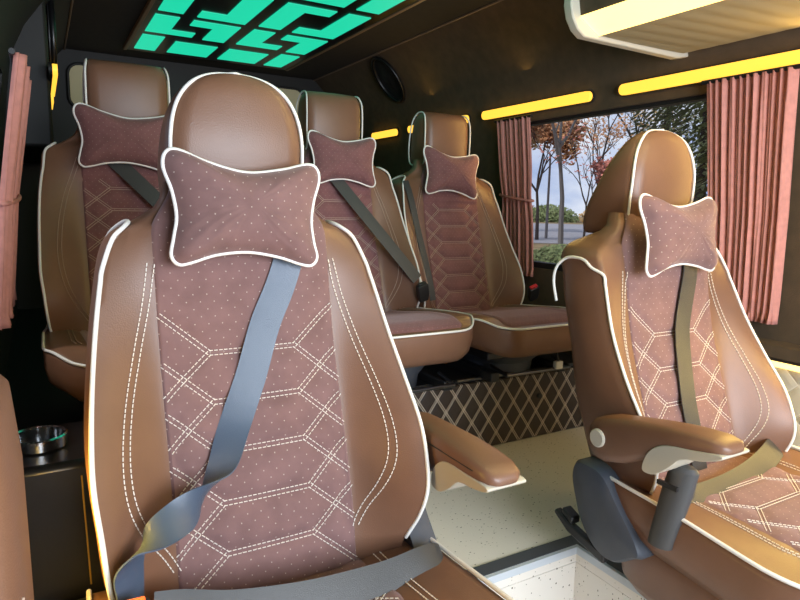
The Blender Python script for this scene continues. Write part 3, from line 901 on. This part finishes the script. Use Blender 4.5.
# ------------------------------------------------------------------ curtains
def curtain(y0, y1, z0, z1, label, mirror=False, folds=7, seed=0, tie=None, off=.028, flare=.0, lean=0):
    X = (lambda x: 2*MID-x) if mirror else (lambda x: x)
    root = empty('curtain', (X(wx(z0)-off), (y0+y1)/2, z0)); tag(root, label, 'curtain', 'rose pink pleated curtains')
    rnd = random.Random(seed); folds = int(folds*1.4); ph = [rnd.uniform(0, 6) for _ in range(4)]
    mb = MB(); rows = []
    nz, ny = 40, folds*14; ym = (y0+y1)/2
    s = 1 if mirror else -1
    for j in range(nz+1):
        t = j/nz; z = z0+(z1-z0)*t; row = []
        g = 1
        if tie: g = 1-tie[1]*math.exp(-((z-tie[0])/.07)**2)
        for i in range(ny+1):
            u = i/ny; y = ym+(y0+(y1-y0)*u-ym)*g*(1+flare*(1-t))
            amp = .0065+.004*math.sin(3*u*6+ph[0])
            d = amp*math.sin(2*math.pi*folds*u+ph[1]+.6*math.sin(4*u+ph[2])+.25*math.sin(5*t+ph[3]))+.003*math.sin(2*math.pi*folds*2.3*u+ph[2])
            if t < .05: d += .006*math.sin(2*math.pi*folds*2*u)*(1-t/.05)
            row.append((X(wx(z)-off-lean*t)+s*d-root.location.x, y-ym, z-z0))
        rows.append(row)
    mb.grid(rows)
    o = mb.build('drape', M['curtain'], root, angle=80)
    md = o.modifiers.new('solid', 'SOLIDIFY'); md.thickness = .002
    mb = MB(); lo = [(X(wx(z1)-off)-root.location.x, y0-ym-.01, z1-z0), (X(wx(z1)-off)-root.location.x, y1-ym+.01, z1-z0)]
    mb.tube(lo, .006, 8); mb.build('rail', M['black'], root)
    if tie:
        mb = MB(); m = (1-tie[1])*(y1-y0)/2+.008
        z = tie[0]
        mb.tube(crom([(X(wx(z)-off)-root.location.x+s*.024*math.sin(a), m*math.cos(a), z-z0+.012*math.cos(a)) for a in [2*math.pi*i/12 for i in range(12)]], 4, True), .005, 8, closed=True)
        mb.build('tie_band', M['curtain'], root)
    return root
curtain(.872, 1.108, -.285, .345, 'wide rose pink curtain behind the window seat, near edge of the big window', folds=8, seed=1, flare=-.15)
curtain(1.81, 2.005, -.26, .335, 'narrow rose curtain with a tie-back at the rear end of the big window', folds=6, seed=2, tie=(.04, .10))
curtain(1.50, 1.95, -.27, .285, 'dim rose curtain on the wall at the far left edge of the picture', True, folds=11, seed=3, tie=(.0, .06), off=.040, lean=.018)

# ------------------------------------------------------------------ other fittings
def speaker(y, z, label, mirror):
    X = (lambda x: 2*MID-x) if mirror else (lambda x: x)
    x = .056 if mirror else X(wx(z)-.006); root = empty('wall_speaker', (x, y, z)); tag(root, label, 'speaker', 'oval speakers high on the walls')
    ang = .84 if not mirror else 0
    root.rotation_euler = (0, -ang*.8, 0)
    s = 1 if mirror else -1
    mb = MB(); mb.tube([(s*.012, math.cos(2*math.pi*i/40)*.085, math.sin(2*math.pi*i/40)*.115) for i in range(40)], .009, 8, closed=True); mb.build('rim', M['gloss'], root)
    mb = MB(); lo = []
    for x_, k in ((0, 1), (s*.012, 1), (s*.004, .8), (s*.012, .3), (s*.016, .02)): lo.append([(x_, math.cos(2*math.pi*i/40)*.085*k, math.sin(2*math.pi*i/40)*.115*k) for i in range(40)])
    mb.loft(lo); mb.build('cone', M['black'], root)
speaker(2.72, .60, 'dark oval speaker on the brown wall above the rear yellow strips', False)
speaker(2.45, .53, 'dark oval speaker on the wall at the upper left', True)
for xa, xb, lb in ((.150, .605, 'beige blind over the rear door window behind the shadowy left headrest'), (.90, 1.325, 'beige blind over the rear door window behind the middle headrest')):
    root = empty('rear_window_blind', ((xa+xb)/2, REAR-.004, .43)); tag(root, lb, 'blind', 'beige blinds on the rear doors')
    w = (xb-xa)/2; lo = []
    poly = []
    for cx, cz, a0 in ((w-.05, .155, 0), (-w+.05, .155, 90), (-w+.05, .05, 180), (w-.05, .05, 270)):
        for i in range(6): a = R(a0+90*i/5); poly.append((cx+.05*math.cos(a), cz+.05*math.sin(a)))
    m_ = MB(); m_.prism(poly, 1, -.018, 0); m_.build('blind_cloth', M['beigeblind'], root, bevel=.004)
    m_ = MB(); m_.tube([(x, -.014, z) for x, z in poly], .008, 8, closed=True); m_.build('frame', M['darkwall'], root)

# black side console with a chrome cup holder
sc = empty('side_console', (-.005, 1.28, FLOOR)); tag(sc, 'black side console with a chrome cup holder, left of the front seat', 'console')
mb = MB(); mb.box(-.095, .105, -.155, .07, 0, .325); mb.build('console_body', M['gloss'], sc, bevel=.012)
mb = MB(); mb.box(-.095, .115, -.20, -.156, 0, .08); mb.build('kick_plate', M['greyplastic'], sc, bevel=.006)
mb = MB(); mb.tube(crom([(.040, -.157, .30), (.042, -.157, .22), (.045, -.157, .10)], 6), .0014, 6); mb.build('painted_led_glint', simple('painted_led_glint', (.62, .36, .06), .4, metal=.6), sc)  # gold line paints in the LED's reflection along the console edge
ch = MB(); loops = []
for r, z in ((.040, .325), (.046, .328), (.046, .346), (.043, .348), (.039, .346), (.038, .29), (.001, .288)):
    loops.append([(-.02+math.cos(2*math.pi*i/36)*r, -.05+math.sin(2*math.pi*i/36)*r, z) for i in range(36)])
ch.loft(loops, False, True); ch.build('cup_holder', M['chrome'], sc, angle=40)
# brown padded panel right at the left edge
sp_ = empty('padded_side_panel', (-.064, .62, FLOOR)); tag(sp_, 'brown leather padded side panel cut off by the left edge', 'side panel')
mb = MB(); loops = []
for z, k in ((0, .9), (.03, 1), (.30, 1), (.52, .97), (.59, .82), (.61, .5)):
    loops.append([(math.copysign(abs(math.cos(a))**.6, math.cos(a))*.038*k, math.copysign(abs(math.sin(a))**.6, math.sin(a))*.10*k, z) for a in [2*math.pi*i/28 for i in range(28)]])
mb.loft(loops); mb.build('padding', M['leather'], sp_, angle=70)
mb = MB(); mb.tube(crom([(.034, -.07, .05), (.0345, -.07, .25), (.034, -.07, .44)], 6), .0012, 6); mb.build('seam', M['thread_dim'], sp_)
# small white connector hanging under the corner seat
cc = empty('wiring_connector', (1.385, 1.40, -.484)); tag(cc, 'small white wiring connector under the corner seat of the back row', 'connector')
mb = MB(); mb.box(-.014, .014, -.008, .008, -.012, .012); mb.build('plug', M['label_white'], cc, bevel=.002)
mb = MB(); mb.tube(crom([(0, 0, .012), (0, .006, .03), (0, .02, .05), (0, .05, .06)], 6), .003, 6); mb.build('wire', M['black'], cc)

# ------------------------------------------------------------------ outside the window
GZ = -1.75
M['leaf_ground'] = simple('leaf_covered_grass', (.23, .16, .07), .95, noise=(.6, .45))
M['road'] = simple('asphalt', (.30, .29, .31), .9, noise=(3, .1))
M['bark'] = simple('bark', (.055, .042, .036), .9)
M['birch'] = simple('grey_bark', (.20, .18, .17), .9)
def leafmat(n, c): return simple(n, c, .8, noise=(1.5, .35))
M['leaf_orange'] = leafmat('orange_leaves', (.55, .28, .13)); M['leaf_red'] = leafmat('red_leaves', (.50, .17, .12)); M['leaf_green'] = leafmat('conifer_needles', (.15, .17, .08)); M['leaf_hedge'] = leafmat('hedge_leaves', (.20, .24, .09)); M['leaf_yellow'] = leafmat('yellow_leaves', (.50, .33, .15))
mb = MB(); mb.box(3, 120, -60, 120, GZ-.2, GZ); struct(mb, 'ground', M['leaf_ground'])
def dirpt(px_ang, dist): return (math.sin(R(px_ang))*dist, math.cos(R(px_ang))*dist)
mb = MB()
a, b, c, d = (dirpt(35, 17), dirpt(66, 17), dirpt(62, 46), dirpt(37, 46))
mb.prism([dirpt(30, 33), dirpt(47, 33), dirpt(64, 38), dirpt(64, 74), dirpt(47, 76), dirpt(30, 80)], 2, GZ-.05, GZ+.02); struct(mb, 'road', M['road'], smooth=False)
def leaves(mb, centre, rad, n, size, rnd, squash=1):
    for _ in range(n):
        v = Vector((rnd.gauss(0, 1), rnd.gauss(0, 1), rnd.gauss(0, 1))); v = v.normalized()*rad*rnd.random()**.5; v.z *= squash
        p = Vector(centre)+v; u = Vector((rnd.uniform(-1, 1), rnd.uniform(-1, 1), rnd.uniform(-1, 1))).normalized(); w = u.orthogonal().normalized()
        s = size*rnd.uniform(.6, 1.4)
        i = [mb.add(p+u*s), mb.add(p+w*s*.55), mb.add(p-u*s), mb.add(p-w*s*.55)]; mb.f.append(tuple(i))
def tree(ang, dist, h, label, leafm, nleaf, seed, bark='bark', spread=.5, leaf=.13, depth=4, r0=None, lean=0):
    rnd = random.Random(seed); x, y = dirpt(ang, dist)
    root = empty('tree', (x, y, GZ)); tag(root, label, 'tree', 'autumn trees outside the window')
    mb = MB(); tips = []
    def grow(p, d, L, r, lv):
        n = 4; pts = [p]; q = p.copy(); dd = d.copy()
        for k in range(n):
            dd = (dd+Vector((rnd.uniform(-1, 1), rnd.uniform(-1, 1), rnd.uniform(-.3, .5)))*.14).normalized(); q = q+dd*L/n; pts.append(q.copy())
        mb.tube(pts, [r*(1-.45*k/n) for k in range(n+1)], 6 if lv < 2 else 4)
        if lv >= depth: tips.append(q); return
        for k in range(rnd.choice((2, 3, 3)) if lv else 4):
            az = rnd.uniform(0, 6.28); nd = (dd+Vector((math.cos(az), math.sin(az), rnd.uniform(-.1, .4)))*spread*rnd.uniform(.7, 1.5)).normalized()
            st = pts[rnd.choice((2, 3, 4))] if lv else pts[-1-rnd.choice((0, 1))]
            grow(st.copy(), nd, L*rnd.uniform(.55, .75), r*.55, lv+1)
    grow(Vector((0, 0, 0)), Vector((lean, 0, 1)).normalized(), h*.42, r0 or h*.014, 0)
    mb.build('trunk', M[bark], root)
    if nleaf:
        mb = MB()
        for t in tips: leaves(mb, t, h*.085, max(3, int(2.2*nleaf)//len(tips)), leaf*1.25, rnd)
        mb.build('foliage', M[leafm], root, smooth=False)
    return root
tree(42.2, 36, 8.5, 'orange autumn tree at the curtain side of the window view', 'leaf_orange', 2600, 11, leaf=.12)
tree(44.3, 31, 11, 'tall thin grey-trunked tree with sparse orange leaves', 'leaf_yellow', 900, 12, 'birch', leaf=.09)
tree(46.3, 24, 4.6, 'small nearly bare tree standing behind the round hedge', 'leaf_red', 160, 13, leaf=.05, r0=.06)
tree(47.3, 44, 10, 'bare grey tree against the pale sky in the window middle', 'leaf_orange', 500, 14, leaf=.10)
tree(49.0, 36, 5.2, 'low red-leaved tree beyond the road', 'leaf_red', 2600, 15, leaf=.11)
tree(50.5, 52, 14, 'tall bare tree just left of the window seat headrest', 'leaf_yellow', 500, 16, leaf=.12)
tree(39.6, 50, 11, 'yellow-brown autumn tree half behind the rear curtain', 'leaf_yellow', 2600, 17, leaf=.15)
def conifer(ang, dist, h, label, seed):
    rnd = random.Random(seed); x, y = dirpt(ang, dist); root = empty('conifer', (x, y, GZ)); tag(root, label, 'tree', 'dark conifers outside the window')
    mb = MB(); mb.tube([(0, 0, 0), (0, 0, h*.95)], [h*.02, h*.004], 8); mb.build('trunk', M['bark'], root)
    mb = MB()
    for _ in range(6000):
        t = rnd.random()**.8; z = h*(.08+.92*t); r = h*.20*(1-t)**.8*rnd.uniform(.35, 1)+.05; a = rnd.uniform(0, 6.28)
        p = Vector((math.cos(a)*r, math.sin(a)*r, z)); u = Vector((math.cos(a), math.sin(a), -.5)).normalized(); w = Vector((-math.sin(a), math.cos(a), .3))
        s = .22*rnd.uniform(.7, 1.5); i = [mb.add(p+u*s), mb.add(p+w*s*.3), mb.add(p-u*s*.5), mb.add(p-w*s*.3)]; mb.f.append(tuple(i))
    mb.build('foliage', M['leaf_green'], root, smooth=False)
for k, (an, di, h, lb) in enumerate(((52.3, 42, 16, 'dark green conifer left of the window seat headrest'), (55.2, 30, 14, 'dark green conifer directly behind the window seat headrest'), (58.8, 27, 15, 'dark green conifer at the front curtain edge of the window'))): conifer(an, di, h, lb, 30+k)
def bush(ang, dist, rx_, rz_, label, mat, n, seed, name='hedge_bush'):
    rnd = random.Random(seed); x, y = dirpt(ang, dist); root = empty(name, (x, y, GZ)); tag(root, label, 'bush', 'bushes outside the window')
    mb = MB()
    for _ in range(n):
        v = Vector((rnd.gauss(0, 1), rnd.gauss(0, 1), abs(rnd.gauss(0, 1)))).normalized()*rnd.uniform(.75, 1); p = Vector((v.x*rx_, v.y*rx_, v.z*rz_))
        u = Vector((rnd.uniform(-1, 1), rnd.uniform(-1, 1), rnd.uniform(-1, 1))).normalized(); w = u.orthogonal().normalized(); s = .05*rx_*rnd.uniform(.6, 1.5)
        i = [mb.add(p+u*s), mb.add(p+w*s*.6), mb.add(p-u*s), mb.add(p-w*s*.6)]; mb.f.append(tuple(i))
    mb.build('foliage', M[mat], root, smooth=False)
    mb = MB(); lo = []
    for t in (0, .3, .6, .85, .98): lo.append([(math.cos(2*math.pi*i/16)*rx_*.8*math.sqrt(1-t*t), math.sin(2*math.pi*i/16)*rx_*.8*math.sqrt(1-t*t), rz_*.8*t) for i in range(16)])
    mb.loft(lo); mb.build('branches', M[mat], root)
bush(44.3, 19, 1.15, .72, 'rounded green hedge at the near side of the road', 'leaf_hedge', 2600, 41)
bush(43.2, 88, 4.0, 2.4, 'distant brown-green bush beyond the road', 'leaf_hedge', 1800, 42)
bush(48.3, 90, 4.4, 2.6, 'low distant yellow-brown bush beyond the road', 'leaf_yellow', 1400, 43)
bush(39.8, 92, 4.4, 3.2, 'reddish distant bush beside the rear curtain', 'leaf_red', 1400, 44)
bush(53.5, 92, 4.4, 3.4, 'red-leaved distant bush near the window middle', 'leaf_red', 1400, 45)
x, y = dirpt(43.0, 38); lp = empty('street_lamp', (x, y, GZ)); tag(lp, 'thin pale street lamp post beyond the road', 'street lamp')
mb = MB(); mb.tube([(0, 0, 0), (0, 0, 4.6)], [.09, .06], 10); mb.build('pole', M['birch'], lp)
mb = MB(); mb.tube([(0, 0, 4.55), (-.3, -.3, 4.8), (-.7, -.7, 4.8)], .05, 8); mb.build('lamp_head', M['birch'], lp)

# ------------------------------------------------------------------ sky, light
w = bpy.data.worlds.new('World'); bpy.context.scene.world = w; w.use_nodes = True
nt = w.node_tree; bg = nt.nodes['Background']
tc = N(nt, 'ShaderNodeTexCoord')
mp = N(nt, 'ShaderNodeMapping'); mp.inputs['Scale'].default_value = (1, 1, 2.2); nt.links.new(tc.outputs['Generated'], mp.inputs['Vector'])
ns = N(nt, 'ShaderNodeTexNoise'); ns.inputs['Scale'].default_value = 5; ns.inputs['Detail'].default_value = 6; nt.links.new(mp.outputs['Vector'], ns.inputs['Vector'])
rp = N(nt, 'ShaderNodeValToRGB'); e = rp.color_ramp.elements
e[0].position = .40; e[0].color = (.36, .47, .74, 1); e[1].position = .62; e[1].color = (.86, .88, .95, 1)
nt.links.new(ns.outputs['Fac'], rp.inputs['Fac']); nt.links.new(rp.outputs['Color'], bg.inputs['Color']); bg.inputs['Strength'].default_value = 1.1

def area(name, loc, target, sx, sy, power, col):
    l = bpy.data.lights.new(name, 'AREA'); l.shape = 'RECTANGLE'; l.size = sx; l.size_y = sy; l.energy = power; l.color = col
    o = bpy.data.objects.new(name, l); C.objects.link(o); o.location = loc
    o.rotation_euler = (Vector(target)-Vector(loc)).to_track_quat('-Z', 'Y').to_euler()
    return o
area('windscreen_daylight', (.70, -.95, .06), (.70, 1.5, -.38), 1.3, .8, 62, (.80, .89, 1.0))
for y0, y1, _ in ST[:3]:
    area('strip_glow', (1.560, (y0+y1)/2, .370), (1.0, (y0+y1)/2, .37), .03, y1-y0, 2.4*(y1-y0), (1, .62, .16))
area('console_glow', (1.185, .5, .428), (1.05, .6, -.3), .06, 1.2, 6, (1, .70, .26))
area('ledge_glow', (1.60, .65, -.395), (1.3, .65, -.75), .02, 1.0, 3.5, (1, .68, .18))
area('low_wall_glow', (-.070, .79, -.385), (.1, .82, -.47), .02, .12, 1.6, (1, .60, .10))
sun = bpy.data.lights.new('sun', 'SUN'); sun.energy = 2.2; sun.angle = R(8); sun.color = (1, .93, .85)
so = bpy.data.objects.new('sun', sun); C.objects.link(so); so.rotation_euler = Vector((.55, -.1, -.82)).to_track_quat('-Z', 'Y').to_euler()

# ------------------------------------------------------------------ camera
cam = bpy.data.cameras.new('camera'); co = bpy.data.objects.new('camera', cam); C.objects.link(co)
yaw, pitch, roll = R(29.96), R(8.61), R(1.16)
f = Vector((math.sin(yaw)*math.cos(pitch), math.cos(yaw)*math.cos(pitch), -math.sin(pitch)))
r = Vector((math.cos(yaw), -math.sin(yaw), 0)); u = r.cross(f)
r2 = r*math.cos(roll)+u*math.sin(roll); u2 = u*math.cos(roll)-r*math.sin(roll)
co.matrix_world = Matrix(((r2.x, u2.x, -f.x, 0), (r2.y, u2.y, -f.y, 0), (r2.z, u2.z, -f.z, 0), (0, 0, 0, 1)))
cam.sensor_width = 36; cam.lens = 622/800*36; cam.clip_start = .02; cam.clip_end = 500
S = bpy.context.scene; S.camera = co
S.view_settings.view_transform = 'Standard'; S.view_settings.look = 'None'; S.view_settings.exposure = 0; S.view_settings.gamma = 1
S.view_settings.use_curve_mapping = False
S.cycles.use_denoising = True
S.cycles.max_bounces = 8
S.cycles.sample_clamp_indirect = 6
